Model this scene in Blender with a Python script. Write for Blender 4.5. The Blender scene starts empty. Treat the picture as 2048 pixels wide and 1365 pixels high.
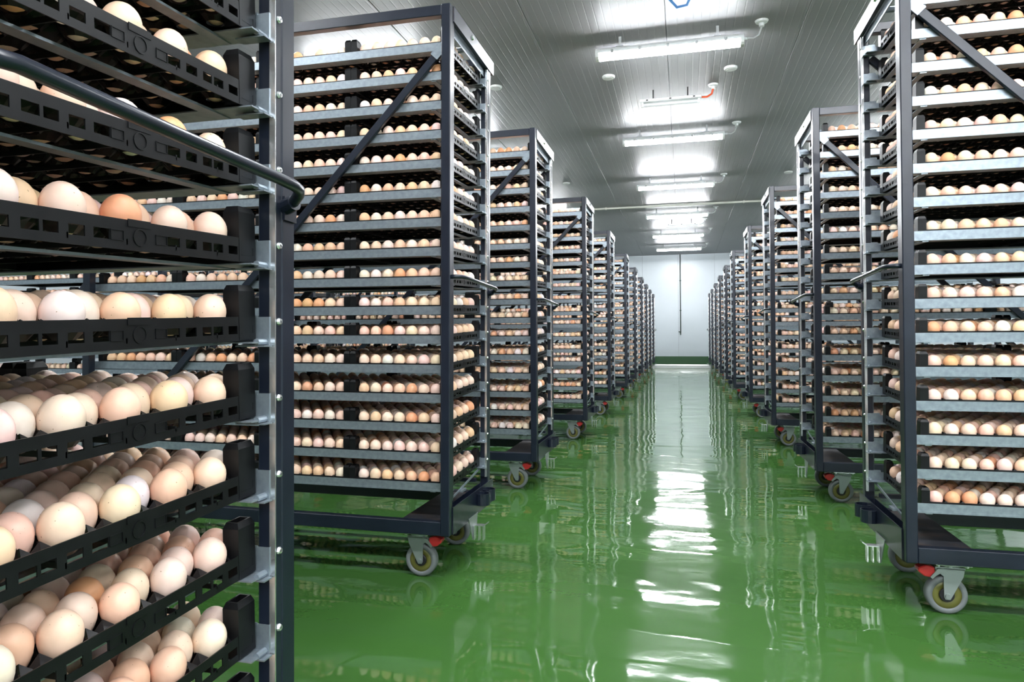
import bpy, bmesh, math, random
import numpy as np
from mathutils import Matrix, Vector

rnd = random.Random(7)
scene = bpy.context.scene
COL = scene.collection

# ------------------------------------------------------------------ camera
F_PX, CX, CY = 1365.0, 1024.0, 657.6
YAW, PITCH, ROLL, CAM_H = math.radians(14.10), 0.014, 0.005, 0.915
fw = Vector((-math.sin(YAW) * math.cos(PITCH), math.cos(YAW) * math.cos(PITCH), math.sin(PITCH)))
rt = Vector((math.cos(YAW), math.sin(YAW), 0.0))
up = rt.cross(fw)
cr, sr = math.cos(ROLL), math.sin(ROLL)
rt, up = cr * rt - sr * up, sr * rt + cr * up
cam_data = bpy.data.cameras.new('camera')
cam = bpy.data.objects.new('camera', cam_data)
COL.objects.link(cam)
cam.matrix_world = Matrix(((rt.x, up.x, -fw.x, 0), (rt.y, up.y, -fw.y, 0), (rt.z, up.z, -fw.z, CAM_H), (0, 0, 0, 1)))
cam_data.sensor_width = 36.0
cam_data.lens = F_PX * 36.0 / 2048.0
cam_data.shift_y = -(682.5 - CY) / 2048.0
cam_data.clip_start = 0.02
cam_data.clip_end = 100
scene.camera = cam

def project(p):
    d = Vector(p) - Vector((0, 0, CAM_H))
    z = d.dot(fw)
    if z < 0.05:
        return None
    return CX + F_PX * d.dot(rt) / z, CY - F_PX * d.dot(up) / z, z

# ------------------------------------------------------------------ world, exposure
world = bpy.data.worlds.new('world'); scene.world = world
world.use_nodes = True
world.node_tree.nodes['Background'].inputs[0].default_value = (0.02, 0.022, 0.024, 1)
world.node_tree.nodes['Background'].inputs[1].default_value = 0.0
scene.view_settings.view_transform = 'Standard'
scene.view_settings.look = 'None'
scene.view_settings.gamma = 1.0
scene.view_settings.use_curve_mapping = False
scene.view_settings.exposure = 2.5
LAMP_STRENGTH = 26.0
LAMP_COLOR = (0.94, 0.97, 1.0, 1)
scene.cycles.max_bounces = 6
scene.cycles.diffuse_bounces = 4
scene.cycles.glossy_bounces = 3
scene.cycles.sample_clamp_indirect = 6.0

# ------------------------------------------------------------------ materials
def new_mat(name, color, rough=0.5, metal=0.0, spec=0.5, coat=0.0):
    m = bpy.data.materials.new(name); m.use_nodes = True
    b = m.node_tree.nodes['Principled BSDF']
    b.inputs['Base Color'].default_value = (*color, 1)
    b.inputs['Roughness'].default_value = rough
    b.inputs['Metallic'].default_value = metal
    b.inputs['Specular IOR Level'].default_value = spec
    b.inputs['Coat Weight'].default_value = coat
    return m

def nodes(m):
    return m.node_tree.nodes, m.node_tree.links, m.node_tree.nodes['Principled BSDF']

def add_noise_color(m, c1, c2, scale, detail=4, lo=0.35, hi=0.65, stretch=None):
    n, l, b = nodes(m)
    tc = n.new('ShaderNodeTexCoord')
    nz = n.new('ShaderNodeTexNoise'); nz.inputs['Scale'].default_value = scale; nz.inputs['Detail'].default_value = detail
    if stretch:
        mp = n.new('ShaderNodeMapping'); mp.inputs['Scale'].default_value = stretch
        l.new(tc.outputs['Object'], mp.inputs[0]); l.new(mp.outputs[0], nz.inputs['Vector'])
    else:
        l.new(tc.outputs['Object'], nz.inputs['Vector'])
    r = n.new('ShaderNodeValToRGB')
    r.color_ramp.elements[0].position = lo; r.color_ramp.elements[0].color = (*c1, 1)
    r.color_ramp.elements[1].position = hi; r.color_ramp.elements[1].color = (*c2, 1)
    l.new(nz.outputs['Fac'], r.inputs[0]); l.new(r.outputs[0], b.inputs['Base Color'])
    return nz

M = {}
M['paint'] = new_mat('dark blue black paint', (0.010, 0.012, 0.020), 0.30, 0.0, 0.5)
add_noise_color(M['paint'], (0.006, 0.009, 0.018), (0.010, 0.0145, 0.027), 9, 5)
M['galv'] = new_mat('galvanized steel', (0.50, 0.54, 0.57), 0.36, 0.65)
add_noise_color(M['galv'], (0.24, 0.285, 0.325), (0.335, 0.385, 0.43), 60, 3, 0.3, 0.7)
M['steel'] = new_mat('bright steel strip', (0.72, 0.74, 0.75), 0.25, 0.9)
M['plastic'] = new_mat('black moulded plastic', (0.012, 0.0125, 0.014), 0.40, 0.0, 0.26)
add_noise_color(M['plastic'], (0.0035, 0.0037, 0.0045), (0.007, 0.0073, 0.0085), 25, 5)
M['zinc'] = new_mat('zinc plated fork', (0.30, 0.34, 0.33), 0.35, 0.6)
M['tyre'] = new_mat('grey rubber tyre', (0.13, 0.145, 0.145), 0.55)
M['rim'] = new_mat('olive plastic rim', (0.12, 0.12, 0.025), 0.45)
M['hub'] = new_mat('black hub', (0.01, 0.01, 0.012), 0.5)
M['red'] = new_mat('red brake pedal', (0.55, 0.03, 0.03), 0.35)
M['rust'] = new_mat('scuffed dark base plate', (0.02, 0.02, 0.022), 0.55)
add_noise_color(M['rust'], (0.016, 0.017, 0.022), (0.05, 0.032, 0.022), 14, 6, 0.5, 0.75)
M['white'] = new_mat('white lamp housing', (0.78, 0.80, 0.80), 0.35)
M['offtube'] = new_mat('unlit lamp tube', (0.80, 0.82, 0.83), 0.2)
M['disc'] = new_mat('white ceiling cover', (0.72, 0.74, 0.72), 0.5)
M['orange'] = new_mat('orange cable', (0.75, 0.10, 0.03), 0.45)
M['cable'] = new_mat('light grey cable', (0.55, 0.57, 0.58), 0.45)
M['blue'] = new_mat('blue hose', (0.10, 0.28, 0.65), 0.4)
M['pipe'] = new_mat('dark green grey pipe', (0.06, 0.09, 0.08), 0.4)
M['dark'] = new_mat('dark gap', (0.02, 0.02, 0.02), 0.6)
M['conduit'] = new_mat('cream conduit', (0.62, 0.62, 0.56), 0.4)
M['skirt'] = new_mat('green painted skirting', (0.012, 0.085, 0.018), 0.30)
M['rail_curb'] = new_mat('pale metal kerb', (0.62, 0.64, 0.63), 0.35, 0.2)

def emis(name, col, s):
    m = bpy.data.materials.new(name); m.use_nodes = True
    n = m.node_tree.nodes; n.clear()
    o = n.new('ShaderNodeOutputMaterial'); e = n.new('ShaderNodeEmission')
    e.inputs[0].default_value = col; e.inputs[1].default_value = s
    m.node_tree.links.new(e.outputs[0], o.inputs[0])
    return m
M['glow'] = emis('lit tube diffuser', LAMP_COLOR, LAMP_STRENGTH)

def egg_material(name, instanced):
    m = new_mat(name, (0.8, 0.55, 0.38), 0.42, 0, 0.4)
    n, l, b = nodes(m)
    if instanced:
        a = n.new('ShaderNodeAttribute'); a.attribute_type = 'INSTANCER'; a.attribute_name = 'ecol'
        src = a.outputs['Color']
    else:
        a = n.new('ShaderNodeObjectInfo'); src = a.outputs['Color']
    oi = n.new('ShaderNodeObjectInfo')
    tc = n.new('ShaderNodeTexCoord')
    add = n.new('ShaderNodeVectorMath'); add.operation = 'ADD'
    mul = n.new('ShaderNodeMath'); mul.operation = 'MULTIPLY'; mul.inputs[1].default_value = 37.0
    l.new(oi.outputs['Random'], mul.inputs[0]); l.new(tc.outputs['Object'], add.inputs[0]); l.new(mul.outputs[0], add.inputs[1])
    nz = n.new('ShaderNodeTexNoise'); nz.inputs['Scale'].default_value = 55; nz.inputs['Detail'].default_value = 3
    l.new(add.outputs[0], nz.inputs['Vector'])
    r = n.new('ShaderNodeValToRGB')
    r.color_ramp.elements[0].position = 0.3; r.color_ramp.elements[0].color = (0.92, 0.90, 0.87, 1)
    r.color_ramp.elements[1].position = 0.7; r.color_ramp.elements[1].color = (1, 1, 1, 1)
    l.new(nz.outputs['Fac'], r.inputs[0])
    mx = n.new('ShaderNodeMix'); mx.data_type = 'RGBA'; mx.blend_type = 'MULTIPLY'; mx.inputs[0].default_value = 1
    l.new(src, mx.inputs[6]); l.new(r.outputs[0], mx.inputs[7])
    # sparse brown specks
    sp = n.new('ShaderNodeTexNoise'); sp.inputs['Scale'].default_value = 330; sp.inputs['Detail'].default_value = 1
    l.new(add.outputs[0], sp.inputs['Vector'])
    g = n.new('ShaderNodeMath'); g.operation = 'GREATER_THAN'; g.inputs[1].default_value = 0.775
    l.new(sp.outputs['Fac'], g.inputs[0])
    mx2 = n.new('ShaderNodeMix'); mx2.data_type = 'RGBA'
    l.new(g.outputs[0], mx2.inputs[0]); l.new(mx.outputs[2], mx2.inputs[6]); mx2.inputs[7].default_value = (0.30, 0.15, 0.07, 1)
    l.new(mx2.outputs[2], b.inputs['Base Color'])
    b.inputs['Subsurface Weight'].default_value = 0.0
    return m
M['egg'] = egg_material('eggshell', False)
M['egg_inst'] = egg_material('eggshell of the mass', True)

def floor_material():
    m = new_mat('wet green epoxy floor', (0.04, 0.17, 0.03), 0.1, 0, 0.5)
    n, l, b = nodes(m)
    tc = n.new('ShaderNodeTexCoord')
    mp = n.new('ShaderNodeMapping'); mp.inputs['Scale'].default_value = (0.55, 1.0, 1.0); l.new(tc.outputs['Object'], mp.inputs[0])
    c = n.new('ShaderNodeTexNoise'); c.inputs['Scale'].default_value = 0.8; c.inputs['Detail'].default_value = 5
    l.new(mp.outputs[0], c.inputs['Vector'])
    r = n.new('ShaderNodeValToRGB')
    r.color_ramp.elements[0].position = 0.35; r.color_ramp.elements[0].color = (0.036, 0.106, 0.021, 1)
    r.color_ramp.elements[1].position = 0.65; r.color_ramp.elements[1].color = (0.050, 0.131, 0.030, 1)
    l.new(c.outputs['Fac'], r.inputs[0]); l.new(r.outputs[0], b.inputs['Base Color'])
    # puddles: smooth water film with crisp curved margins, drier film elsewhere
    pn = n.new('ShaderNodeTexNoise'); pn.inputs['Scale'].default_value = 1.15; pn.inputs['Detail'].default_value = 3.5; pn.inputs['Roughness'].default_value = 0.45
    pn.inputs['Distortion'].default_value = 0.6
    l.new(mp.outputs[0], pn.inputs['Vector'])
    pr = n.new('ShaderNodeValToRGB')
    pr.color_ramp.elements[0].position = 0.485; pr.color_ramp.elements[0].color = (0, 0, 0, 1)
    pr.color_ramp.elements[1].position = 0.505; pr.color_ramp.elements[1].color = (1, 1, 1, 1)
    l.new(pn.outputs['Fac'], pr.inputs[0])
    rr = n.new('ShaderNodeMapRange'); rr.inputs['To Min'].default_value = 0.075; rr.inputs['To Max'].default_value = 0.035
    l.new(pr.outputs[0], rr.inputs['Value']); l.new(rr.outputs[0], b.inputs['Roughness'])
    # gentle long ripples, stronger in the drier coat
    w = n.new('ShaderNodeTexNoise'); w.inputs['Scale'].default_value = 2.6; w.inputs['Detail'].default_value = 2
    l.new(mp.outputs[0], w.inputs['Vector'])
    w2 = n.new('ShaderNodeTexNoise'); w2.inputs['Scale'].default_value = 28; w2.inputs['Detail'].default_value = 2
    l.new(tc.outputs['Object'], w2.inputs['Vector'])
    inv = n.new('ShaderNodeMapRange'); inv.inputs['To Min'].default_value = 0.035; inv.inputs['To Max'].default_value = 0.012
    l.new(pr.outputs[0], inv.inputs['Value'])
    mm = n.new('ShaderNodeMath'); mm.operation = 'MULTIPLY'; l.new(w2.outputs['Fac'], mm.inputs[0]); l.new(inv.outputs[0], mm.inputs[1])
    aa = n.new('ShaderNodeMath'); aa.operation = 'ADD'; l.new(w.outputs['Fac'], aa.inputs[0]); l.new(mm.outputs[0], aa.inputs[1])
    ab = n.new('ShaderNodeMath'); ab.operation = 'MULTIPLY_ADD'; ab.inputs[1].default_value = 0.05
    l.new(pr.outputs[0], ab.inputs[0]); l.new(aa.outputs[0], ab.inputs[2])
    bp = n.new('ShaderNodeBump'); bp.inputs['Strength'].default_value = 0.38; bp.inputs['Distance'].default_value = 0.02
    l.new(ab.outputs[0], bp.inputs['Height']); l.new(bp.outputs[0], b.inputs['Normal'])
    b.inputs['IOR'].default_value = 1.45
    return m
M['floor'] = floor_material()

def panel_material(name, col, rough, rib, axis):
    m = new_mat(name, col, rough, 0.0, 0.5)
    n, l, b = nodes(m)
    tc = n.new('ShaderNodeTexCoord')
    nz = n.new('ShaderNodeTexNoise'); nz.inputs['Scale'].default_value = 0.7; nz.inputs['Detail'].default_value = 4
    l.new(tc.outputs['Object'], nz.inputs['Vector'])
    r = n.new('ShaderNodeValToRGB')
    r.color_ramp.elements[0].position = 0.3; r.color_ramp.elements[0].color = (col[0] * .93, col[1] * .93, col[2] * .93, 1)
    r.color_ramp.elements[1].position = 0.7; r.color_ramp.elements[1].color = (*col, 1)
    l.new(nz.outputs['Fac'], r.inputs[0]); l.new(r.outputs[0], b.inputs['Base Color'])
    if rib:
        wv = n.new('ShaderNodeTexWave'); wv.wave_type = 'BANDS'; wv.bands_direction = axis; wv.wave_profile = 'SIN'
        wv.inputs['Scale'].default_value = 0.314 / rib
        l.new(tc.outputs['Object'], wv.inputs['Vector'])
        rp = n.new('ShaderNodeValToRGB'); rp.color_ramp.elements[0].position = 0.0; rp.color_ramp.elements[1].position = 0.08
        l.new(wv.outputs['Fac'], rp.inputs[0])
        bp = n.new('ShaderNodeBump'); bp.inputs['Strength'].default_value = 0.3; bp.inputs['Distance'].default_value = 0.004
        l.new(rp.outputs[0], bp.inputs['Height']); l.new(bp.outputs[0], b.inputs['Normal'])
    return m
M['ceiling'] = panel_material('pale ribbed ceiling panel', (0.29, 0.29, 0.30), 0.42, 0.07, 'X')
M['ceiling'].node_tree.nodes['Principled BSDF'].inputs['Specular IOR Level'].default_value = 0.16
M['wall'] = panel_material('white wall panel', (0.66, 0.72, 0.77), 0.28, 0.0, 'X')

# ------------------------------------------------------------------ mesh helpers
class MB:
    def __init__(s): s.v = []; s.f = []
    def add(s, v, f):
        o = len(s.v); s.v += [tuple(p) for p in v]; s.f += [tuple(i + o for i in q) for q in f]; return s
    def box(s, x0, x1, y0, y1, z0, z1):
        v = [(x0, y0, z0), (x1, y0, z0), (x1, y1, z0), (x0, y1, z0), (x0, y0, z1), (x1, y0, z1), (x1, y1, z1), (x0, y1, z1)]
        return s.add(v, [(0, 3, 2, 1), (4, 5, 6, 7), (0, 1, 5, 4), (1, 2, 6, 5), (2, 3, 7, 6), (3, 0, 4, 7)])
    def prism(s, poly, axis, a, b):
        n = len(poly)
        def P(p, t):
            return (t, p[0], p[1]) if axis == 'x' else ((p[0], t, p[1]) if axis == 'y' else (p[0], p[1], t))
        v = [P(p, a) for p in poly] + [P(p, b) for p in poly]
        f = [tuple(range(n))[::-1], tuple(range(n, 2 * n))] + [(i, (i + 1) % n, n + (i + 1) % n, n + i) for i in range(n)]
        return s.add(v, f)
    def tube(s, pts, r, n=10, caps=True):
        pts = [Vector(p) for p in pts]; rings = []
        ref = None
        for i, p in enumerate(pts):
            d = (pts[min(i + 1, len(pts) - 1)] - pts[max(i - 1, 0)]).normalized()
            if ref is None:
                ref = Vector((0, 0, 1)) if abs(d.z) < 0.9 else Vector((1, 0, 0))
            a = (ref - d * ref.dot(d)).normalized(); b = d.cross(a); ref = a
            rings.append([p + r * (math.cos(t) * a + math.sin(t) * b) for t in [2 * math.pi * k / n for k in range(n)]])
        v = [q for R in rings for q in R]; f = []
        for i in range(len(rings) - 1):
            for k in range(n):
                f.append((i * n + k, i * n + (k + 1) % n, (i + 1) * n + (k + 1) % n, (i + 1) * n + k))
        if caps:
            f.append(tuple(range(n))[::-1]); f.append(tuple(range((len(rings) - 1) * n, len(rings) * n)))
        return s.add(v, f)
    def lathe(s, prof, n, origin=(0, 0, 0), axis='z', closed=False):
        ox, oy, oz = origin; m = len(prof); v = []
        for k in range(n):
            t = 2 * math.pi * k / n; c, sn = math.cos(t), math.sin(t)
            for r, h in prof:
                if axis == 'z': v.append((ox + r * c, oy + r * sn, oz + h))
                elif axis == 'y': v.append((ox + r * c, oy + h, oz + r * sn))
                else: v.append((ox + h, oy + r * c, oz + r * sn))
        f = []
        for k in range(n):
            k2 = (k + 1) % n
            for i in range(m if closed else m - 1):
                j = (i + 1) % m
                f.append((k * m + i, k2 * m + i, k2 * m + j, k * m + j))
        return s.add(v, f)
    def mesh(s, name, mat, bevel=0.0, smooth=False, flip=False, normals=True):
        me = bpy.data.meshes.new(name)
        vv = [(-p[0], p[1], p[2]) for p in s.v] if flip else s.v
        me.from_pydata(vv, [], s.f)
        if bevel or normals:
            bm = bmesh.new(); bm.from_mesh(me)
            if smooth:
                bmesh.ops.remove_doubles(bm, verts=bm.verts, dist=1e-6)
            if bevel:
                bmesh.ops.bevel(bm, geom=list(bm.edges), offset=bevel, segments=1, affect='EDGES')
            bmesh.ops.recalc_face_normals(bm, faces=bm.faces)
            bm.to_mesh(me); bm.free()
        if smooth:
            me.polygons.foreach_set('use_smooth', [True] * len(me.polygons))
        me.materials.append(mat)
        return me

def obj(name, me, parent=None, loc=(0, 0, 0), rot=None):
    o = bpy.data.objects.new(name, me); COL.objects.link(o)
    o.location = loc
    if rot: o.rotation_euler = rot
    if parent: o.parent = parent
    return o

def tag(o, label, cat, group=None, kind=None):
    o['label'] = label; o['category'] = cat
    if group: o['group'] = group
    if kind: o['kind'] = kind
    return o

def struct(o, label=None):
    o['kind'] = 'structure'
    if label: o['label'] = label
    return o

ORD = 'zeroth first second third fourth fifth sixth seventh eighth ninth tenth eleventh twelfth thirteenth fourteenth fifteenth sixteenth seventeenth eighteenth nineteenth twentieth'.split()

# ------------------------------------------------------------------ the room
X0, X1, Y0, Y1, ZC = -7.6, 5.6, -11.0, 23.6, 3.70
struct(obj('floor', MB().box(X0 - .2, X1 + .2, Y0 - .2, Y1 + .2, -0.12, 0.0).mesh('floor', M['floor'])), 'wet glossy green epoxy floor')
ceil = struct(obj('ceiling', MB().box(X0 - .2, X1 + .2, Y0 - .2, Y1 + .2, ZC + .012, ZC + .10).mesh('ceiling', M['dark'])), 'pale ribbed panel ceiling')
PWID = 1.18
k0 = math.ceil((X0 + 0.13) / PWID) - 1
pm = MB().prism([(-PWID / 2 + .0015, ZC + .012), (-PWID / 2 + .0015, ZC + .004), (-PWID / 2 + .006, ZC), (PWID / 2 - .006, ZC), (PWID / 2 - .0015, ZC + .004), (PWID / 2 - .0015, ZC + .012)], 'y', Y0, Y1).mesh('ceiling_panel', M['ceiling'])
x = -0.13 - PWID / 2 - PWID * 6
while x < X1 + PWID / 2:
    obj('ceiling_panel', pm, ceil, (x, 0, 0)); x += PWID
wb = struct(obj('wall_back', MB().box(X0 - .2, X1 + .2, Y1 + .012, Y1 + .12, 0, ZC + .05).mesh('wall_back', M['dark'])), 'white panelled far wall')
wm = MB().prism([(-PWID / 2 + .0015, Y1 + .012), (-PWID / 2 + .0015, Y1 + .004), (-PWID / 2 + .005, Y1), (PWID / 2 - .005, Y1), (PWID / 2 - .0015, Y1 + .004), (PWID / 2 - .0015, Y1 + .012)], 'z', 0.0, ZC + .004).mesh('wall_panel', M['wall'])
x = -0.16 - PWID / 2 - PWID * 6
while x < X1 + PWID / 2:
    obj('wall_panel', wm, wb, (x, 0, 0)); x += PWID
struct(obj('wall_left', MB().box(X0 - .15, X0, Y0 - .1, Y1 + .1, 0, ZC + .05).mesh('wall_left', M['wall'])))
struct(obj('wall_right', MB().box(X1, X1 + .15, Y0 - .1, Y1 + .1, 0, ZC + .05).mesh('wall_right', M['wall'])))
struct(obj('wall_front', MB().box(X0 - .1, X1 + .1, Y0 - .15, Y0, 0, ZC + .05).mesh('wall_front', M['wall'])))
struct(obj('trim_1', MB().box(X0, X1, Y1 - .018, Y1 + .002, 0, 0.275).mesh('trim_1', M['skirt'], 0.004)), 'dark green painted skirting band on the far wall')
# low kerb across the end of the aisle
kb = MB().prism([(Y1 - 2.9, 0), (Y1 - 2.9, .085), (Y1 - 2.87, .115), (Y1 - 2.83, .115), (Y1 - 2.80, .085), (Y1 - 2.80, 0)], 'x', -0.98, 0.78)
kerb = obj('floor_kerb', kb.mesh('floor_kerb', M['rail_curb'], 0.004))
tag(kerb, 'low pale metal kerb lying across the end of the aisle', 'kerb')
for sx in (-0.985, 0.765):
    obj('end_cap', MB().box(sx, sx + .022, Y1 - 2.905, Y1 - 2.795, 0, .122).mesh('end_cap', M['rail_curb'], 0.004), kerb)
# drop pipe on the far wall
px = -0.09
pp = obj('drop_pipe', MB().tube([(px, Y1 - .05, ZC - .002), (px, Y1 - .05, 1.02)], .016, 8).mesh('drop_pipe', M['pipe'], smooth=True))
tag(pp, 'thin dark vertical pipe hanging down the white far wall', 'pipe')
obj('tap', MB().tube([(px - .07, Y1 - .05, 1.10), (px + .02, Y1 - .05, 1.10)], .018, 8).tube([(px, Y1 - .05, 1.04), (px, Y1 - .09, 1.0)], .014, 8).mesh('tap', M['pipe']), pp)
for zz in (1.8, 2.8):
    obj('pipe_clip', MB().box(px - .03, px + .03, Y1 - .055, Y1 - .001, zz, zz + .03).mesh('pipe_clip', M['pipe']), pp)
# conduit across the ceiling
cd = obj('ceiling_conduit', MB().tube([(X0 + .01, 14.62, ZC - .024), (X1 - .01, 14.62, ZC - .024)], .022, 8).mesh('ceiling_conduit', M['conduit'], smooth=True))
tag(cd, 'thin cream conduit running straight across the ceiling', 'conduit')
for xx in (-1.6, 1.2):
    obj('conduit_clip', MB().box(xx, xx + .03, 14.585, 14.655, ZC - .05, ZC).mesh('conduit_clip', M['conduit']), cd)
hose = obj('ceiling_hose', MB().tube([(-.10, 5.55, ZC - .01), (-.09, 5.60, ZC - .06), (-.03, 5.68, ZC - .10), (.05, 5.70, ZC - .08), (.09, 5.64, ZC - .01)], .012, 8).mesh('ceiling_hose', M['blue'], smooth=True))
tag(hose, 'small blue hose loop hanging from the ceiling by the aisle lamps', 'hose')

# ceiling caps
cap_me = MB().lathe([(0.0, -.022), (.060, -.022), (.068, -.012), (.068, 0), (0.0, 0)], 20).mesh('ceiling_cover', M['disc'], smooth=False)
cap_in = MB().lathe([(0.0, -.0245), (.040, -.0245), (.044, -.0215), (0.0, -.0215)], 16).mesh('cap_centre', M['disc'])
for (cx_, cy_), lb in zip([(-.752, 7.27), (.495, 7.35), (-1.99, 7.25), (-2.02, 12.1), (1.74, 12.27)],
        ['round white ceiling cover between the first two lamps, left of the small fixture', 'round white ceiling cover between the first two lamps, near the orange cable',
         'round white ceiling cover beside the tall second left trolley', 'round white ceiling cover above the third left trolley', 'round white ceiling cover above the second right trolley']):
    c = tag(obj('ceiling_cover', cap_me, None, (cx_, cy_, ZC)), lb, 'ceiling cover', 'round covers on the ceiling')
    obj('cap_centre', cap_in, c)

# ------------------------------------------------------------------ lamps
LL = 1.31
hous = MB().prism([(-.055, .012), (-.062, .0), (-.062, -.018), (.062, -.018), (.062, 0), (.055, .012), (.035, .035), (-.035, .035)], 'x', -LL / 2, LL / 2).mesh('housing', M['white'], 0.003)
diff = MB().prism([(-.058, -.018), (-.050, -.048), (-.028, -.062), (.028, -.062), (.050, -.048), (.058, -.018)], 'x', -LL / 2 + .03, LL / 2 - .03).mesh('diffuser', M['glow'])
endc = MB().prism([(-.060, -.016), (-.052, -.050), (-.028, -.064), (.028, -.064), (.052, -.050), (.060, -.016)], 'x', 0, .03).mesh('end_cap', M['white'])
hang = MB().box(-.012, .012, -.002, .002, .03, .125).box(-.03, .03, -.018, .018, .030, .038).mesh('bracket', M['cable'])
clipm = MB().box(-.012, .012, -.068, -.06, -.03, .004).mesh('clip', M['steel'])
gland = MB().tube([(0, 0, 0), (.035, 0, 0)], .014, 8).mesh('gland', M['white'], smooth=True)
rose = MB().lathe([(0, -.05), (.022, -.05), (.022, -.022), (.05, -.016), (.058, 0), (0, 0)], 16).mesh('ceiling_rose', M['white'])
cab = MB().tube([(LL / 2 + .03, 0, 0), (LL / 2 + .08, 0, -.005), (LL / 2 + .125, 0, .02), (LL / 2 + .145, 0, .07), (LL / 2 + .15, 0, .09)], .008, 8).mesh('cable', M['cable'], smooth=True)
ZL = 3.56
def lamp(x, y, label, group, full=True):
    r = bpy.data.objects.new('tube_light', None); COL.objects.link(r); r.location = (x, y, ZL)
    tag(r, label, 'ceiling lamp', group)
    obj('housing', hous, r); obj('diffuser', diff, r)
    obj('end_cap', endc, r, (-LL / 2, 0, 0)); obj('end_cap', endc, r, (LL / 2 - .03, 0, 0))
    obj('bracket', hang, r, (-LL * .33, 0, .015)); obj('bracket', hang, r, (LL * .33, 0, .015))
    if full:
        obj('gland', gland, r, (LL / 2, 0, 0)); obj('cable', cab, r)
        obj('ceiling_rose', rose, r, (LL / 2 + .15, 0, ZC - ZL))
        for q in (-.5, -.25, 0, .25, .5):
            obj('clip', clipm, r, (q, 0, 0))
    return r
main_y = [6.33, 9.25, 12.13, 15.10, 18.07, 20.87]
lbl = ['big lit tube light nearest the top edge above the aisle', 'second lit tube light above the aisle, just past the small unlit fixture',
       'third lit tube light down the aisle, before the cross conduit', 'fourth lit tube light down the aisle, just past the cross conduit',
       'fifth lit tube light down the aisle, before the last one', 'last lit tube light at the far wall']
for y, lb in zip(main_y, lbl): lamp(-.115, y, lb, 'lit tube lights above the aisle')
for y, lb in zip([3.40, .47, -2.46, -5.39, -8.32], ['lit tube light overhead, just above the top edge', 'lit tube light straight above the viewer', 'lit tube light just behind the viewer', 'added lit tube light well behind the viewer', 'added lit tube light furthest behind the viewer']):
    lamp(-.115, y, lb, 'lit tube lights above the aisle', False)  # the two furthest back are added for more frontal light
side_y = [-8.32, -5.39, -2.46, .47, 3.40, 6.33, 9.25, 12.13, 15.10, 18.07]
for i, y in enumerate(side_y):
    if y > -1: lamp(-3.15, y, '%s lit tube light of the row behind the left trolleys' % ORD[i - 2], 'lit tube lights of the left aisle', False)
    lamp(3.05, y, '%s added lit tube light of an unseen row behind the right trolleys' % ORD[i + 1], 'added lit tube lights behind the right trolleys', False)  # right row is added out of view to light the foreground eggs sideways
    if y < 1: lamp(1.50, y, '%s added unseen tube light beside and behind the viewer' % ORD[i + 1], 'added unseen tube lights beside and behind the viewer', False)  # extra lamps added out of view to brighten eggs and right-hand rails

def small_fixture(x, y, L, label, cabcol):
    r = bpy.data.objects.new('unlit_fixture', None); COL.objects.link(r); r.location = (x, y, ZL)
    tag(r, label, 'ceiling lamp', 'small unlit ceiling fixtures')
    obj('housing', MB().prism([(-.045, 0), (-.045, .03), (.045, .03), (.045, 0)], 'x', -L / 2, L / 2).mesh('housing', M['white'], .003), r)
    obj('tube', MB().tube([(-L / 2 + .03, 0, -.028), (L / 2 - .03, 0, -.028)], .019, 10).mesh('tube', M['offtube'], smooth=True), r)
    for sx in (-L / 2 + .015, L / 2 - .04):
        obj('tube_holder', MB().box(sx, sx + .025, -.02, .02, -.05, .002).mesh('tube_holder', M['white'], .002), r)
    for sx in (-L * .28, L * .28):
        obj('bracket', MB().box(sx - .008, sx + .008, -.003, .003, .028, ZC - ZL).mesh('bracket', M['dark']), r)
    for sx in (-L * .38, 0, L * .38):
        obj('screw', MB().box(sx - .012, sx + .012, -.048, -.044, .008, .022).mesh('screw', M['dark']), r)
    obj('cable', MB().tube([(L / 2, 0, .012), (L / 2 + .06, 0, .01), (L / 2 + .11, .0, .04), (L / 2 + .125, 0, .10), (L / 2 + .125, 0, ZC - ZL)], .011, 8).mesh('cable', cabcol, smooth=True), r)
    obj('ceiling_rose', rose, r, (L / 2 + .125, 0, ZC - ZL))
small_fixture(-.12, 7.80, .67, 'small unlit white fixture with an orange cable', M['orange'])
small_fixture(-.02, 16.55, .80, 'small dim fixture between the fourth and fifth lit lamps', M['cable'])

# ------------------------------------------------------------------ trolley kit (u inward from aisle, v away from viewer, z up)
PW, W, D, ZB, ZT = .036, 1.68, .553, .175, 2.178
TILT, TILT_NEAR = .041, .041            # the trays lie a little nose-down toward the viewer
RZ0, RP, RH = .3615, .11285, .032          # first rail top, pitch, rail height
NLEV = 16
KIT = []                                   # (name, {+1: mesh, -1: mesh}, (u,v,z), parent key, key)
def kit(name, mb, mat, loc=(0, 0, 0), bevel=0.0, smooth=False, parent=None, key=None, meshes=None):
    if meshes is None:
        meshes = {1: mb.mesh(name, M[mat], bevel, smooth, flip=True), -1: mb.mesh(name, M[mat], bevel, smooth, flip=False)}
    KIT.append((name, meshes, loc, parent, key))
    return meshes
pm_ = kit('post', MB().box(0, PW, 0, PW, ZB, ZT), 'paint', (0, 0, 0), .003)
for lc in ((0, D - PW, 0), (W - PW, 0, 0), (W - PW, D - PW, 0)): kit('post', None, None, lc, meshes=pm_)
tb = kit('top_beam', MB().box(PW, W - PW, .001, PW - .001, ZT - .043, ZT - .003), 'paint', (0, 0, 0), .002)
kit('top_beam', None, None, (0, D - PW, 0), meshes=tb)
sb = kit('top_side_beam', MB().box(-.004, -.001, PW * .95, D + .035, ZT - .058, ZT).box(-.001, .034, PW, D + .035, ZT - .003, ZT).box(-.001, .012, PW, D + .035, ZT - .058, ZT - .055), 'paint')
kit('top_side_beam', None, None, (W - .0295, 0, 0), meshes=sb)
kit('inner_strip', MB().box(.0175, .0205, PW, D - PW, ZT - .092, ZT - .050), 'galv')
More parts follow.
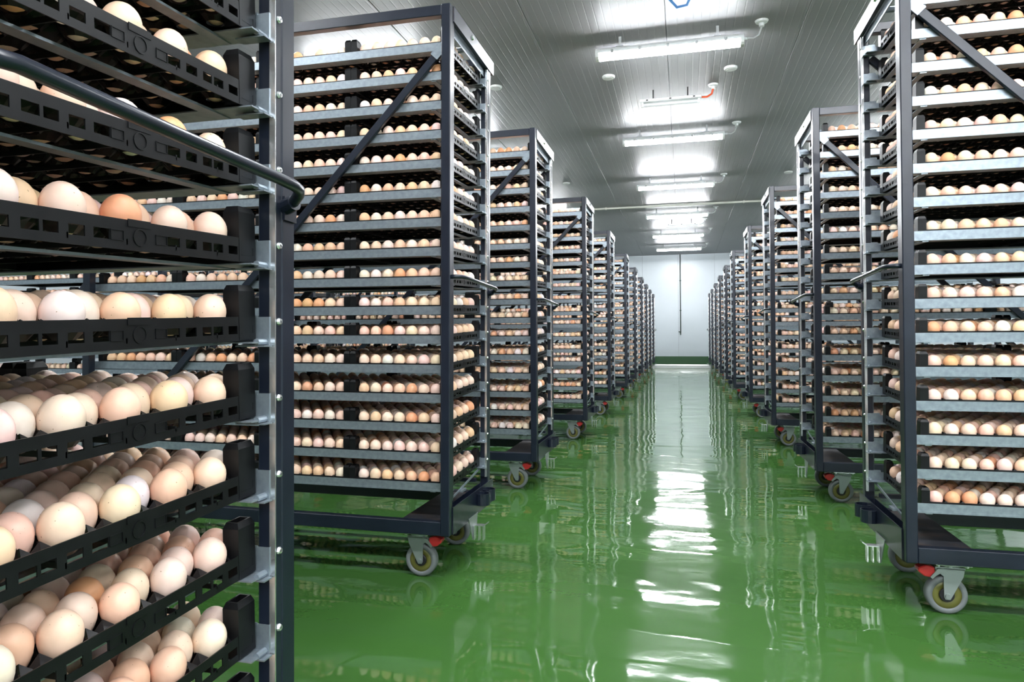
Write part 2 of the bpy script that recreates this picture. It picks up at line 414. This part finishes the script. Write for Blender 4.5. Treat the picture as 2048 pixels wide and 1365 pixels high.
kit('bolt', MB().lathe([(0, -.006), (.008, -.006), (.011, 0), (0, 0)], 8, (-.004, D * .48, ZT - .022), 'x'), 'steel')
kit('pivot_tube', MB().tube([(.039, .30, ZT - .052), (W - .04, .30, ZT - .052)], .011, 10), 'galv', smooth=True)
kit('upright', MB().box(.001, .030, D - .0500, D - .036, .30, ZT - .06), 'paint', bevel=.001)
kit('upright', MB().box(.001, .030, .036, .0500, .30, ZT - .06), 'paint', bevel=.001)
kit('silver_strip', MB().box(.0005, .0100, D - .0525, D - .0500, .30, ZT - .06), 'steel')
rl = MB().box(.012, W - .012, .0505, .0527, -RH, 0).box(.012, W - .012, .0527, .092, -RH, -RH + .002).box(.012, W - .012, .0490, .0505, -RH, -RH + .007)
rlm = {1: rl.mesh('rail', M['galv'], flip=True), -1: rl.mesh('rail', M['galv'])}
fr = MB().box(.012, W - .012, D - .0527, D - .0505, -RH, 0).box(.012, W - .012, D - .092, D - .0527, -RH, -RH + .002)
frm = {1: fr.mesh('rail', M['galv'], flip=True), -1: fr.mesh('rail', M['galv'])}
FZ = TILT * (D - .105)
cbm = MB().prism([(.053, -RH - .004), (D - .053, -RH - .004 + FZ), (D - .053, -RH - .0005 + FZ), (.053, -RH - .0005)], 'x', .075, .095)
cbm = {1: cbm.mesh('cross_bar', M['galv'], flip=True), -1: cbm.mesh('cross_bar', M['galv'])}
cl = (MB().box(.009, .054, D - .0545, D - .0528, -.038, .004).box(.004, .052, D - .074, D - .0545, -.040, -.038)
      .tube([(.016, D - .076, -.033), (.016, D - .055, -.033)], .0050, 8).box(.028, .052, D - .0550, D - .0540, .002, .006))
clm = {1: cl.mesh('rail_clip', M['galv'], flip=True), -1: cl.mesh('rail_clip', M['galv'])}
rv = MB().lathe([(.0018, -.0045), (.0042, -.0040), (.0056, -.001), (.0056, 0), (.0018, 0)], 10, (.001, D - .043, -.003), 'x', closed=True)
rvm = {1: rv.mesh('rivet', M['steel'], smooth=False, flip=True), -1: rv.mesh('rivet', M['steel'])}
for k in range(NLEV):
    z = RZ0 + RP * k
    kit('rail', None, None, (0, 0, z), meshes=rlm); kit('rail', None, None, (0, 0, z + FZ - .003), meshes=frm)
    kit('cross_bar', None, None, (0, 0, z), meshes=cbm)
    kit('rail_clip', None, None, (0, 0, z + FZ), meshes=clm, key='clip%d' % k)
    kit('rivet', None, None, (0, 0, 0), meshes=rvm, parent='clip%d' % k)
def bar(p, q, w, v0, v1):
    (u0, z0), (u1, z1) = p, q; L = math.hypot(u1 - u0, z1 - z0); nx, nz = -(z1 - z0) / L * w / 2, (u1 - u0) / L * w / 2
    return MB().prism([(u0 + nx, z0 + nz), (u1 + nx, z1 + nz), (u1 - nx, z1 - nz), (u0 - nx, z0 - nz)], 'y', v0, v1)
kit('brace', bar((.038, 2.03), (W - .05, .36), .030, .030, .046), 'paint', bevel=.002)
kit('brace', bar((.038, 2.03), (W - .05, .36), .030, D - .046, D - .030), 'paint', bevel=.002)
kit('brace_bracket', bar((.037, 2.03), (.075, 1.99), .036, .026, .0305), 'galv')
bb = kit('base_beam', MB().box(PW, W - PW, .001, PW - .001, ZB + .001, ZB + .052), 'paint', bevel=.002)
kit('base_beam', None, None, (0, D - PW, 0), meshes=bb)
sc = kit('base_side_channel', MB().box(-.004, -.001, PW * .95, D + .035, ZB, ZB + .102).box(.034, .037, PW, D - PW, ZB, ZB + .095).box(-.001, .034, PW, D - PW, ZB, ZB + .003), 'paint')
kit('base_side_channel', None, None, (W - .033, 0, 0), meshes=sc)
bp_ = kit('base_plate', MB().box(.038, .205, PW, D - PW, ZB + .042, ZB + .048), 'rust')
kit('base_plate', None, None, (W - .243, 0, 0), meshes=bp_)
kit('base_tie', MB().box(.04, W - .04, D - .10, D - .075, .285, .300), 'paint')
lv = MB().prism([(.05, .278), (.05, .284), (D - .04, .345), (D - .04, .335)], 'x', .030, .034)
lv.box(.020, .040, .22, .27, .292, .300)
kit('tilt_lever', lv, 'galv')
cupm = kit('socket_cup', MB().lathe([(.032, -.024), (.032, .024), (.029, .024), (.029, -.020), (0, -.020), (0, -.024)], 16, (-.022, .36, .238)), 'paint')
kit('socket_cup', None, None, (0, .085, 0), meshes=cupm)
kit('hook_plate', MB().prism([(.22, ZB + .01), (.34, ZB + .01), (.318, .088), (.272, .088)], 'x', -.0075, -.0045), 'zinc')
hk = MB().box(-.052, -.006, .272, .300, .145, .149)
hk.prism([(-.052, .145), (-.052, .149), (-.068, .162), (-.069, .158)], 'y', .272, .300)
for uu in (-.014, -.034, -.052): hk.box(uu, uu + .004, .272, .300, .088, .146)
kit('coupling_hook', hk, 'steel')
H0, H1 = 1.148, 1.134
kit('handle', MB().tube([(.002, .020, H0), (-.016, .022, H0), (-.032, .034, H0), (-.041, .065, H0), (-.044, .25, (H0 + H1) / 2), (-.045, .44, H1 + .002), (-.046, .476, H1), (-.043, .494, H1 - .002), (-.035, .507, H1 - .006), (-.020, .518, H1 - .014), (.004, .526, H1 - .020)], .0082, 12), 'paint', smooth=True)
kit('handle_socket', MB().tube([(.0, .526, H1 - .020), (-.020, .519, H1 - .015)], .0120, 10).box(-.004, .0, .519, .551, H1 - .040, H1 - .004), 'paint')
# casters
WR = .0625
tyre = MB().lathe([(.044, -.0175), (.058, -.0175), (WR, -.012), (WR, .012), (.058, .0175), (.044, .0175)], 32, (0, 0, WR), 'y', closed=True)
rim = MB().lathe([(.020, -.012), (.030, -.010), (.044, -.0155), (.045, 0), (.044, .0155), (.030, .010), (.020, .012)], 28, (0, 0, WR), 'y', closed=True)
hubm = MB().lathe([(0, -.0190), (.021, -.0190), (.023, -.016), (.023, .016), (.021, .0190), (0, .0190)], 16, (0, 0, WR), 'y')
def fork(sgn_trail):
    f = MB()
    poly = [(-.011, WR - .004), (-.007, WR - .012), (.007, WR - .012), (.012, WR - .003), (.046, .128), (.050, .152), (-.034, .152), (-.034, .143), (-.012, .126)]
    for y in (-.0245, .0215): f.prism(poly, 'y', y, y + .003)
    f.box(-.036, .052, -.0245, .0245, .150, .156)
    f.tube([(0, -.030, WR), (0, .030, WR)], .0085, 10)
    f.lathe([(0, 0), (.032, 0), (.032, .008), (0, .008)], 20, (.012, 0, .156))
    return f
fk = fork(1)
plate = MB().box(-.040, .066, -.042, .042, ZB - .0085, ZB - .0015)
for bx in (-.030, .054):
    for by in (-.033, .033): plate.tube([(bx, by, ZB - .014), (bx, by, ZB - .008)], .006, 6)
pedal = MB().prism([(-.086, .146), (-.060, .158), (-.036, .152), (-.034, .132), (-.048, .118), (-.066, .120), (-.084, .134)], 'y', -.020, .020)
lever = MB().prism([(-.052, .122), (-.030, .150), (-.012, .153), (-.012, .143), (-.034, .128), (-.046, .116)], 'y', -.0285, -.0245)
cm = {}
for nm, mb, mt, bv, sm in (('caster', plate, 'steel', 0, False), ('tyre', tyre, 'tyre', 0, True), ('rim', rim, 'rim', 0, True), ('hub', hubm, 'hub', 0, False), ('fork', fk, 'zinc', 0, False), ('brake_pedal', pedal, 'red', .003, False), ('brake_lever', lever, 'zinc', 0, False)):
    cm[nm] = {1: mb.mesh(nm, M[mt], bv, sm, flip=True), -1: mb.mesh(nm, M[mt], bv, sm)}
for i, (u, v) in enumerate(((.135, .072), (.135, D - .072), (W - .135, .072), (W - .135, D - .072))):
    kit('caster', None, None, (u, v, 0), meshes=cm['caster'], key='caster%d' % i)
    for nm in ('tyre', 'rim', 'hub', 'fork', 'brake_pedal', 'brake_lever'):
        if 'brake' in nm and v > .2: continue
        kit(nm, None, None, (0, 0, 0), meshes=cm[nm], parent='caster%d' % i)

# far trolleys: the same frame with its pieces joined part by part
def joined(names):
    out = {}
    for s in (1, -1):
        V, Fs = [], []; mat = None
        keyloc = {k[4]: k[2] for k in KIT if k[4]}
        for name, meshes, loc, parent, key in KIT:
            if name not in names: continue
            me = meshes[s]; mat = me.materials[0]
            L = Vector((-s * loc[0], loc[1], loc[2]))
            if parent: pl = keyloc[parent]; L += Vector((-s * pl[0], pl[1], pl[2]))
            o = len(V)
            V += [tuple(v.co + L) for v in me.vertices]
            Fs += [tuple(i + o for i in p.vertices) for p in me.polygons]
        m2 = bpy.data.meshes.new('joined'); m2.from_pydata(V, [], Fs); m2.materials.append(mat); out[s] = m2
    return out
FAR_KIT = [('rails', joined({'rail', 'cross_bar'}), True), ('rail_clips', joined({'rail_clip', 'rivet'}), True), ('casters', None, False)]
FAR_SKIP = {'rail', 'cross_bar', 'rail_clip', 'rivet', 'bolt', 'brace_bracket', 'handle_socket', 'inner_strip', 'brake_lever', 'hub', 'socket_cup', 'tilt_lever'}

def trolley(s, X, Y, label, group, full=True, roll=0.0, lift=0.0):
    r = bpy.data.objects.new('egg_trolley', None); COL.objects.link(r)
    r.location = (X, Y, lift); r.rotation_euler = (0, roll, 0)
    tag(r, label, 'trolley', group)
    made = {}
    for name, meshes, loc, parent, key in KIT:
        if not full and name in FAR_SKIP: continue
        pr = made[parent] if parent else r
        L = [-s * loc[0], loc[1], loc[2]]
        if name == 'caster': L[2] -= lift
        o = obj(name, meshes[s], pr, L)
        if key: made[key] = o
    if not full:
        for nm, me, _ in FAR_KIT[:2]:
            o = obj(nm[:-1] if nm.endswith('s') else nm, me[s], r); o['kind'] = 'stuff'
    return r

RACKS = []   # side s(+1 left,-1 right), X aisle face, Y near face, short phrase, roll, lift, full, tray columns shown singly, columns in the mass
def rack(s, X, Y, phrase, label, full, single, mass, roll=0.0, lift=0.0, group='egg trolleys along the aisle', deep=True, tilt=None):
    trolley(s, X, Y, label, group, full, roll, lift)
    RACKS.append(dict(s=s, X=X, Y=Y, phrase=phrase, roll=roll, lift=lift, single=single, mass=mass, deep=deep, tilt=TILT if tilt is None else tilt))
rack(1, -.582, .388, 'foreground trolley', 'close foreground trolley cut off by the edge, with a bent black handle bar', True, (0,), (1, 2, 3), tilt=TILT_NEAR)
rack(1, -.852, 2.413, 'second left trolley', 'tall second trolley on the left, its whole wide front showing', True, (0, 1, 2, 3), (), roll=0.006)
rack(-1, .698, 2.478, 'nearest right trolley', 'nearest trolley on the right, cut off by the photo edge', True, (0, 1), (2,))
rack(1, -.852, 3.982, 'third left trolley', 'third trolley on the left, behind the tall second one', True, (0, 1), (2, 3))
rack(-1, .700, 4.038, 'second right trolley', 'second trolley on the right, behind the nearest right one', True, (0, 1), (2,))
rack(1, -.838, 6.057, 'fourth left trolley', 'fourth trolley on the left of the aisle', True, (0,), (1, 2), deep=False)
rack(-1, .710, 6.058, 'third right trolley', 'third trolley on the right of the aisle', True, (0,), (1,), deep=False)
rack(1, -.829, 8.035, 'fifth left trolley', 'fifth trolley on the left of the aisle', True, (0,), (1,), deep=False)
rack(-1, .720, 8.14, 'fourth right trolley', 'fourth trolley on the right of the aisle', True, (0,), (1,), deep=False)
rack(1, -.822, 10.33, 'sixth left trolley', 'sixth trolley on the left of the aisle', True, (0,), (1,), deep=False)
rack(-1, .700, 10.38, 'fifth right trolley', 'fifth trolley on the right of the aisle', True, (0,), (1,), deep=False)
for i, y in enumerate((12.4, 14.45, 16.4, 18.25, 20.2)):
    rack(1, -.825, y, '', '%s trolley on the left of the aisle' % ORD[i + 7], False, (), (0, 1), deep=False)
for i, y in enumerate((12.5, 14.55, 16.6, 18.6, 20.4)):
    rack(-1, .715, y, '', '%s trolley on the right of the aisle' % ORD[i + 6], False, (), (0, 1), deep=False)
for i, y in enumerate((4.1, 6.15, 8.2)):
    rack(1, -3.60, y, '', ['first', 'second', 'third'][i] + ' trolley of the far left row, glimpsed through the foreground shelves', False, (), (0, 1, 2, 3), group='egg trolleys of the far left row', deep=False)

# ------------------------------------------------------------------ trays
TW, HX, HY, WH = .404, .2008, .2195, .0345
EA, EB = .0508, .0388
SITES = []
for j in range(-5, 6):
    n = 7 if j % 2 else 8
    for i in range(n):
        SITES.append((i, j, (i - (n - 1) / 2) * (EA if n == 7 else .0499), j * EB))
YV = (EA * EA / 4 + EB * EB) / (2 * EB); YW = EB - YV
HEXP = [(EA / 2, -YW), (EA / 2, 0), (EA / 2, YW), (EA / 4, (YW + YV) / 2), (0, YV), (-EA / 4, (YW + YV) / 2), (-EA / 2, YW), (-EA / 2, 0), (-EA / 2, -YW), (-EA / 4, -(YW + YV) / 2), (0, -YV), (EA / 4, -(YW + YV) / 2)]
HEXZ = [.036, .026, .036, .026, .036, .026] * 2
def tray_mesh():
    m = MB()
    cl = lambda a, b: max(-b + .002, min(b - .002, a))
    real = {(round(x / ((EA if j % 2 else .0499) / 2)), j) for _, j, x, _ in SITES}
    for j in range(-6, 7):
        for i2 in range(-9, 10):
            if (i2 + j) % 2 == 0: continue
            x, y = i2 * (EA if j % 2 else .0499) / 2, j * EB
            b = [(cl(x + p[0], HX), cl(y + p[1], HY), z if abs(x + p[0]) < HX - .004 and abs(y + p[1]) < HY - .004 else .0235) for p, z in zip(HEXP, HEXZ)]
            if (i2, j) in real:
                h, g = [], []
                for p in HEXP:
                    t = math.atan2(p[1], p[0])
                    h.append((cl(x + .0125 * math.cos(t), HX), y + .0125 * math.sin(t), .0130)); g.append((cl(x + .0203 * math.cos(t), HX), cl(y + .0203 * math.sin(t), HY), .0215))
                v = h + g + b
                f = [(k, (k + 1) % 12, 12 + (k + 1) % 12, 12 + k) for k in range(12)] + [(12 + k, 12 + (k + 1) % 12, 24 + (k + 1) % 12, 24 + k) for k in range(12)]
                m.add(v, f)
            else:
                xs = [p[0] for p in b]; ys = [p[1] for p in b]
                if max(xs) - min(xs) < .003 or max(ys) - min(ys) < .003: continue
                if abs(x) - EA / 2 > HX or abs(y) - YV > HY: continue
                c = (sum(xs) / 12, sum(ys) / 12, .024)
                m.add(b + [c], [(k, (k + 1) % 12, 12) for k in range(12)])
    t = .0016
    # plain long walls behind the rails
    for sy in (-1, 1):
        m.box(-HX, HX, sy * HY - (t if sy > 0 else 0), sy * HY + (t if sy < 0 else 0), 0, WH)
    slots = [(.0435, .0648), (.0755, .0955), (.107, .1245), (.1285, .148), (.1595, .179)]
    holes = sorted([(-b, -a) for a, b in slots] + slots)
    for sx in (-1, 1):
        a, b = (HX - t, HX) if sx > 0 else (-HX, -HX + t)
        m.box(a, b, -HY, HY, 0, .0100); m.box(a, b, -HY, HY, .0215, WH)
        y = -HY
        for (p, q) in holes + [(HY, HY)]:
            m.box(a, b, y, p, .0100, .0215); y = q
        # thin lip along the foot and the two blank frames beside the centre disc
        o = HX if sx > 0 else -HX
        e = .0010 * sx
        x0, x1 = sorted((o, o + e))
        for c in (-1, 1):
            p, q = sorted((c * .024, c * .0425))
            for bx in ((p, q, .0098, .0106), (p, q, .0209, .0217), (p, p + .0008, .0098, .0217), (q - .0008, q, .0098, .0217)): m.box(x0, x1, *bx)
        for c in (-1, 1):
            p, q = sorted((c * .188, c * .214))
            for bx in ((p, q, .0100, .0106), (q - .0006 if c > 0 else p, q if c > 0 else p + .0006, .0100, .0215)): m.box(x0, x1, *bx)
        m.lathe([(.0088, 0), (.0088, e), (.0104, e), (.0104, 0)], 16, (o, 0, .0158), 'x', closed=True)
        m.box(*sorted((o, o + e)), -.018, .016, WH - .0075, WH + .0012)
    # bottom ribs
    for q in (-.1746, -.0970, -.0194, .0582, .1358): m.box(-HX, HX, q - .001, q + .001, .006, .0125)
    return m.mesh('egg_tray', M['plastic'], normals=False)
TRAY = tray_mesh()
def post_mesh(sx, sy):
    m = MB()
    x0, x1 = (HX - .0250, HX + .0006) if sx > 0 else (-HX - .0006, -HX + .0250)
    y0, y1 = (HY - .037, HY + .0004) if sy > 0 else (-HY - .0004, -HY + .037)
    i = .0035
    zt, zc = WH + .0455, WH + .037
    v = [(x0, y0, .001), (x1, y0, .001), (x1, y1, .001), (x0, y1, .001), (x0, y0, zc), (x1, y0, zc), (x1, y1, zc), (x0, y1, zc),
         (x0 + i, y0 + i, zt), (x1 - i, y0 + i, zt), (x1 - i, y1 - i, zt), (x0 + i, y1 - i, zt)]
    i2 = i + .0025
    v += [(x0 + i2, y0 + i2, zt), (x1 - i2, y0 + i2, zt), (x1 - i2, y1 - i2, zt), (x0 + i2, y1 - i2, zt), (x0 + i2, y0 + i2, zt - .03), (x1 - i2, y0 + i2, zt - .03), (x1 - i2, y1 - i2, zt - .03), (x0 + i2, y1 - i2, zt - .03)]
    f = [(0, 3, 2, 1)]
    for a, b in ((0, 4), (4, 8), (8, 12), (12, 16)):
        for k in range(4): f.append((a + k, a + (k + 1) % 4, b + (k + 1) % 4, b + k))
    f.append((16, 17, 18, 19))
    return m.add(v, f)
POSTS = [post_mesh(sx, sy) for sx in (-1, 1) for sy in (-1, 1)]
POSTM = [p.mesh('corner_post', M['plastic'], 0.0) for p in POSTS]

mass_v, mass_f = [], []
low = MB()
for p in POSTS: low.add(p.v, p.f)
for sy in (-1, 1): low.box(-HX, HX, sy * (HY - .0014) - .0012, sy * (HY - .0014) + .0012, 0, WH)
for sx in (-1, 1): low.box(sx * (HX - .0014) - .0012, sx * (HX - .0014) + .0012, -HY, HY, 0, WH)
low.add([(-HX, -HY, .02), (HX, -HY, .02), (HX, HY, .02), (-HX, HY, .02)], [(0, 1, 2, 3)])

# ------------------------------------------------------------------ eggs
def egg_mesh(i, rr, top, bot):
    prof = []
    N = 14
    for k in range(N + 1):
        t = -math.pi / 2 + math.pi * k / N
        z = math.sin(t) * (top if t > 0 else bot)
        r = math.cos(t) * rr * (1.0 if t > 0 else (1 - .06 * math.sin(-t) ** 2))
        prof.append((max(r, 0.0), z))
    return MB().lathe(prof, 22).mesh('egg', M['egg'], smooth=True)
SHAPES = [(.0225, .0262, .0315), (.0222, .0272, .0322), (.0226, .0255, .0305), (.0219, .0258, .0318)]
EGGM = [egg_mesh(i, *s) for i, s in enumerate(SHAPES)]
def lin(r, g, b):
    f = lambda c: (c / 255 / 12.92) if c / 255 <= .04045 else ((c / 255 + .055) / 1.055) ** 2.4
    return (f(r), f(g), f(b), 1.0)
PAL = [('peach', (248, 208, 184), 11), ('tan', (243, 198, 164), 6), ('cream', (248, 219, 193), 8), ('white', (247, 233, 226), 3), ('pinkish', (248, 213, 199), 8), ('brown', (236, 174, 132), 2), ('pale', (249, 226, 210), 5), ('buff', (244, 207, 174), 4)]
PBAG = [p for p in PAL for _ in range(p[2])]
def egg_look():
    n, c, _ = rnd.choice(PBAG)
    j = [max(0, min(255, q + rnd.uniform(-6, 6))) for q in c]
    return n, lin(*j)

cands = []   # (priority, size, data)
pts, rots, scls, cols = [], [], [], []
def rack_matrix(R):
    return Matrix.Translation((R['X'], R['Y'], R['lift'])) @ Matrix.Rotation(R['roll'], 4, 'Y')
for ri, R in enumerate(RACKS):
    s = R['s']; RM = rack_matrix(R)
    for k in range(NLEV):
        zb = RZ0 + RP * k - RH + .0022
        for c in sorted(set(R['single']) | set(R['mass'])):
            u = (.029 if ri == 0 else .032 if s > 0 else .062) + TW * (c + .5)
            tl = R['tilt']
            base = RM @ Vector((-s * u, (.0535 + .2225), zb + .0004 + HY * math.sin(tl)))
            TR = Matrix.Rotation(R['roll'], 3, 'Y') @ Matrix.Rotation(tl, 3, 'X')
            if c in R['single']:
                t = obj('egg_tray', TRAY, None, base, TR.to_euler())
                where = ['aisle end', 'second from the aisle', 'third from the aisle', 'fourth from the aisle'][c]
                q = project(base)
                tag(t, 'black plastic egg tray, %s shelf up, %s, %s' % (ORD[k + 1], where, R['phrase']), 'egg tray', 'black egg trays of the ' + R['phrase'])
                if ri <= 4 or c == 0 and ri <= 6:
                    for pmh in POSTM: obj('corner_post', pmh, t)
                else:
                    for pmh in POSTM: obj('corner_post', pmh, t)
            else:
                o = len(mass_v)
                mass_v += [tuple(base + TR @ Vector(p)) for p in low.v]
                mass_f += [tuple(i + o for i in f) for f in low.f]
            for (i, j, ex, ey) in SITES:
                if not R['deep'] and not (j <= -2 or (c == 0 and s * ex > .09)): continue
                if ri > 9 and not (j <= -4 or (c == 0 and s * ex > .13)): continue
                n, colr = egg_look()
                sh = rnd.randrange(4)
                sz = rnd.uniform(.935, 1.005)
                rot = (tl + rnd.uniform(-.09, .09), rnd.uniform(-.09, .09), rnd.uniform(0, 6.28))
                P = base + TR @ Vector((ex, ey, .0425 + (sz - 1) * .02))
                pr = None
                if ri <= 2:
                    q = project(P)
                    if q and -30 < q[0] < 2070 and -30 < q[1] < 1395:
                        d = (HX - s * ex) if False else s * ex     # distance toward the aisle side of the tray
                        out = (j % 2 == 0 and d > .165) or (j % 2 and d > .14)
                        if ri == 0 and c == 0 and out: pr = 0
                        elif ri == 0 and c == 0 and d > .115 and q[1] > 700: pr = 1
                        elif ri in (1, 2) and j == -5: pr = 2
                data = (P, rot, sz, sh, n, colr, ri, k, c, i, j, ex)
                if pr is not None: cands.append((pr, -F_PX / q[2], len(cands), data))
                else:
                    pts.append(P); rots.append(rot); scls.append((sz, sz, sz * SHAPES[sh][1] / .0262)); cols.append(colr)
cands.sort(key=lambda t: t[:3])
TOPL = max([d[3][7] for d in cands if d[3][6] == 0] + [0])
for n_, (pr, _, _, data) in enumerate(cands):
    P, rot, sz, sh, n, colr, ri, k, c, i, j, ex = data
    if n_ >= 300:
        pts.append(P); rots.append(rot); scls.append((sz, sz, sz * SHAPES[sh][1] / .0262)); cols.append(colr); continue
    o = obj('egg', EGGM[sh], None, P, rot); o.scale = (sz, sz, sz); o.color = colr
    if ri == 0:
        row = 'outermost row' if (j % 2 == 0 and i == 7) else ('second row' if j % 2 else 'third row')
        tag(o, '%s egg, %s, %s from far end, %s tray down, foreground trolley' % (n, row, ORD[6 - j], ORD[TOPL - k + 1]), 'egg', 'eggs in the foreground trolley')
    else:
        idx = (6 - i if ri == 1 else i) + 7 * c + 1
        tag(o, '%s egg, front row, %s from aisle end, %s shelf up, %s' % (n, ORD[idx] if idx < 21 else 'number ' + str(idx), ORD[k + 1], RACKS[ri]['phrase']), 'egg', 'front eggs of the ' + RACKS[ri]['phrase'])

me = bpy.data.meshes.new('egg_tray_mass'); me.from_pydata(mass_v, [], mass_f); me.materials.append(M['plastic'])
tag(obj('egg_tray_mass', me), 'all the further black egg trays deep in and far down the trolleys', 'egg trays', None, 'stuff')

# the countless remaining eggs: one object, instanced on points
em = bpy.data.meshes.new('egg_mass')
em.vertices.add(len(pts)); em.vertices.foreach_set('co', np.array([tuple(p) for p in pts], 'f').ravel())
for nm, typ, arr, key in (('rot', 'FLOAT_VECTOR', rots, 'vector'), ('scl', 'FLOAT_VECTOR', scls, 'vector'), ('ecol', 'FLOAT_COLOR', cols, 'color')):
    a = em.attributes.new(nm, typ, 'POINT'); a.data.foreach_set(key, np.array(arr, 'f').ravel())
em.update()
eo = tag(obj('egg_mass', em), 'all the further eggs filling the trays deep in and far down the trolleys', 'eggs', None, 'stuff')
ng = bpy.data.node_groups.new('egg_fill', 'GeometryNodeTree')
ng.interface.new_socket('Geometry', in_out='INPUT', socket_type='NodeSocketGeometry')
ng.interface.new_socket('Geometry', in_out='OUTPUT', socket_type='NodeSocketGeometry')
N, L = ng.nodes, ng.links
gi, go = N.new('NodeGroupInput'), N.new('NodeGroupOutput')
us = N.new('GeometryNodeMeshUVSphere'); us.inputs['Segments'].default_value = 16; us.inputs['Rings'].default_value = 11; us.inputs['Radius'].default_value = .0224
pos = N.new('GeometryNodeInputPosition'); sx = N.new('ShaderNodeSeparateXYZ'); cx = N.new('ShaderNodeCombineXYZ')
cmp_ = N.new('FunctionNodeCompare'); cmp_.data_type = 'FLOAT'; cmp_.operation = 'GREATER_THAN'
sw = N.new('GeometryNodeSwitch'); sw.input_type = 'FLOAT'; sw.inputs['False'].default_value = .0316 / .0224; sw.inputs['True'].default_value = .0262 / .0224
mu = N.new('ShaderNodeMath'); mu.operation = 'MULTIPLY'
L.new(pos.outputs[0], sx.inputs[0]); L.new(sx.outputs['Z'], cmp_.inputs[0]); cmp_.inputs[1].default_value = 0
L.new(cmp_.outputs[0], sw.inputs['Switch']); L.new(sw.outputs[0], mu.inputs[0]); L.new(sx.outputs['Z'], mu.inputs[1])
L.new(sx.outputs['X'], cx.inputs['X']); L.new(sx.outputs['Y'], cx.inputs['Y']); L.new(mu.outputs[0], cx.inputs['Z'])
sp_ = N.new('GeometryNodeSetPosition'); L.new(us.outputs['Mesh'], sp_.inputs['Geometry']); L.new(cx.outputs[0], sp_.inputs['Position'])
ss = N.new('GeometryNodeSetShadeSmooth'); L.new(sp_.outputs[0], ss.inputs['Geometry'])
sm = N.new('GeometryNodeSetMaterial'); sm.inputs['Material'].default_value = M['egg_inst']; L.new(ss.outputs[0], sm.inputs['Geometry'])
ip = N.new('GeometryNodeInstanceOnPoints')
ar = N.new('GeometryNodeInputNamedAttribute'); ar.data_type = 'FLOAT_VECTOR'; ar.inputs['Name'].default_value = 'rot'
as_ = N.new('GeometryNodeInputNamedAttribute'); as_.data_type = 'FLOAT_VECTOR'; as_.inputs['Name'].default_value = 'scl'
L.new(gi.outputs[0], ip.inputs['Points']); L.new(sm.outputs[0], ip.inputs['Instance']); L.new(ar.outputs[0], ip.inputs['Rotation']); L.new(as_.outputs[0], ip.inputs['Scale'])
L.new(ip.outputs[0], go.inputs[0])
md = eo.modifiers.new('egg_fill', 'NODES'); md.node_group = ng
print('EGGS', len(pts), 'objects', len(bpy.data.objects))
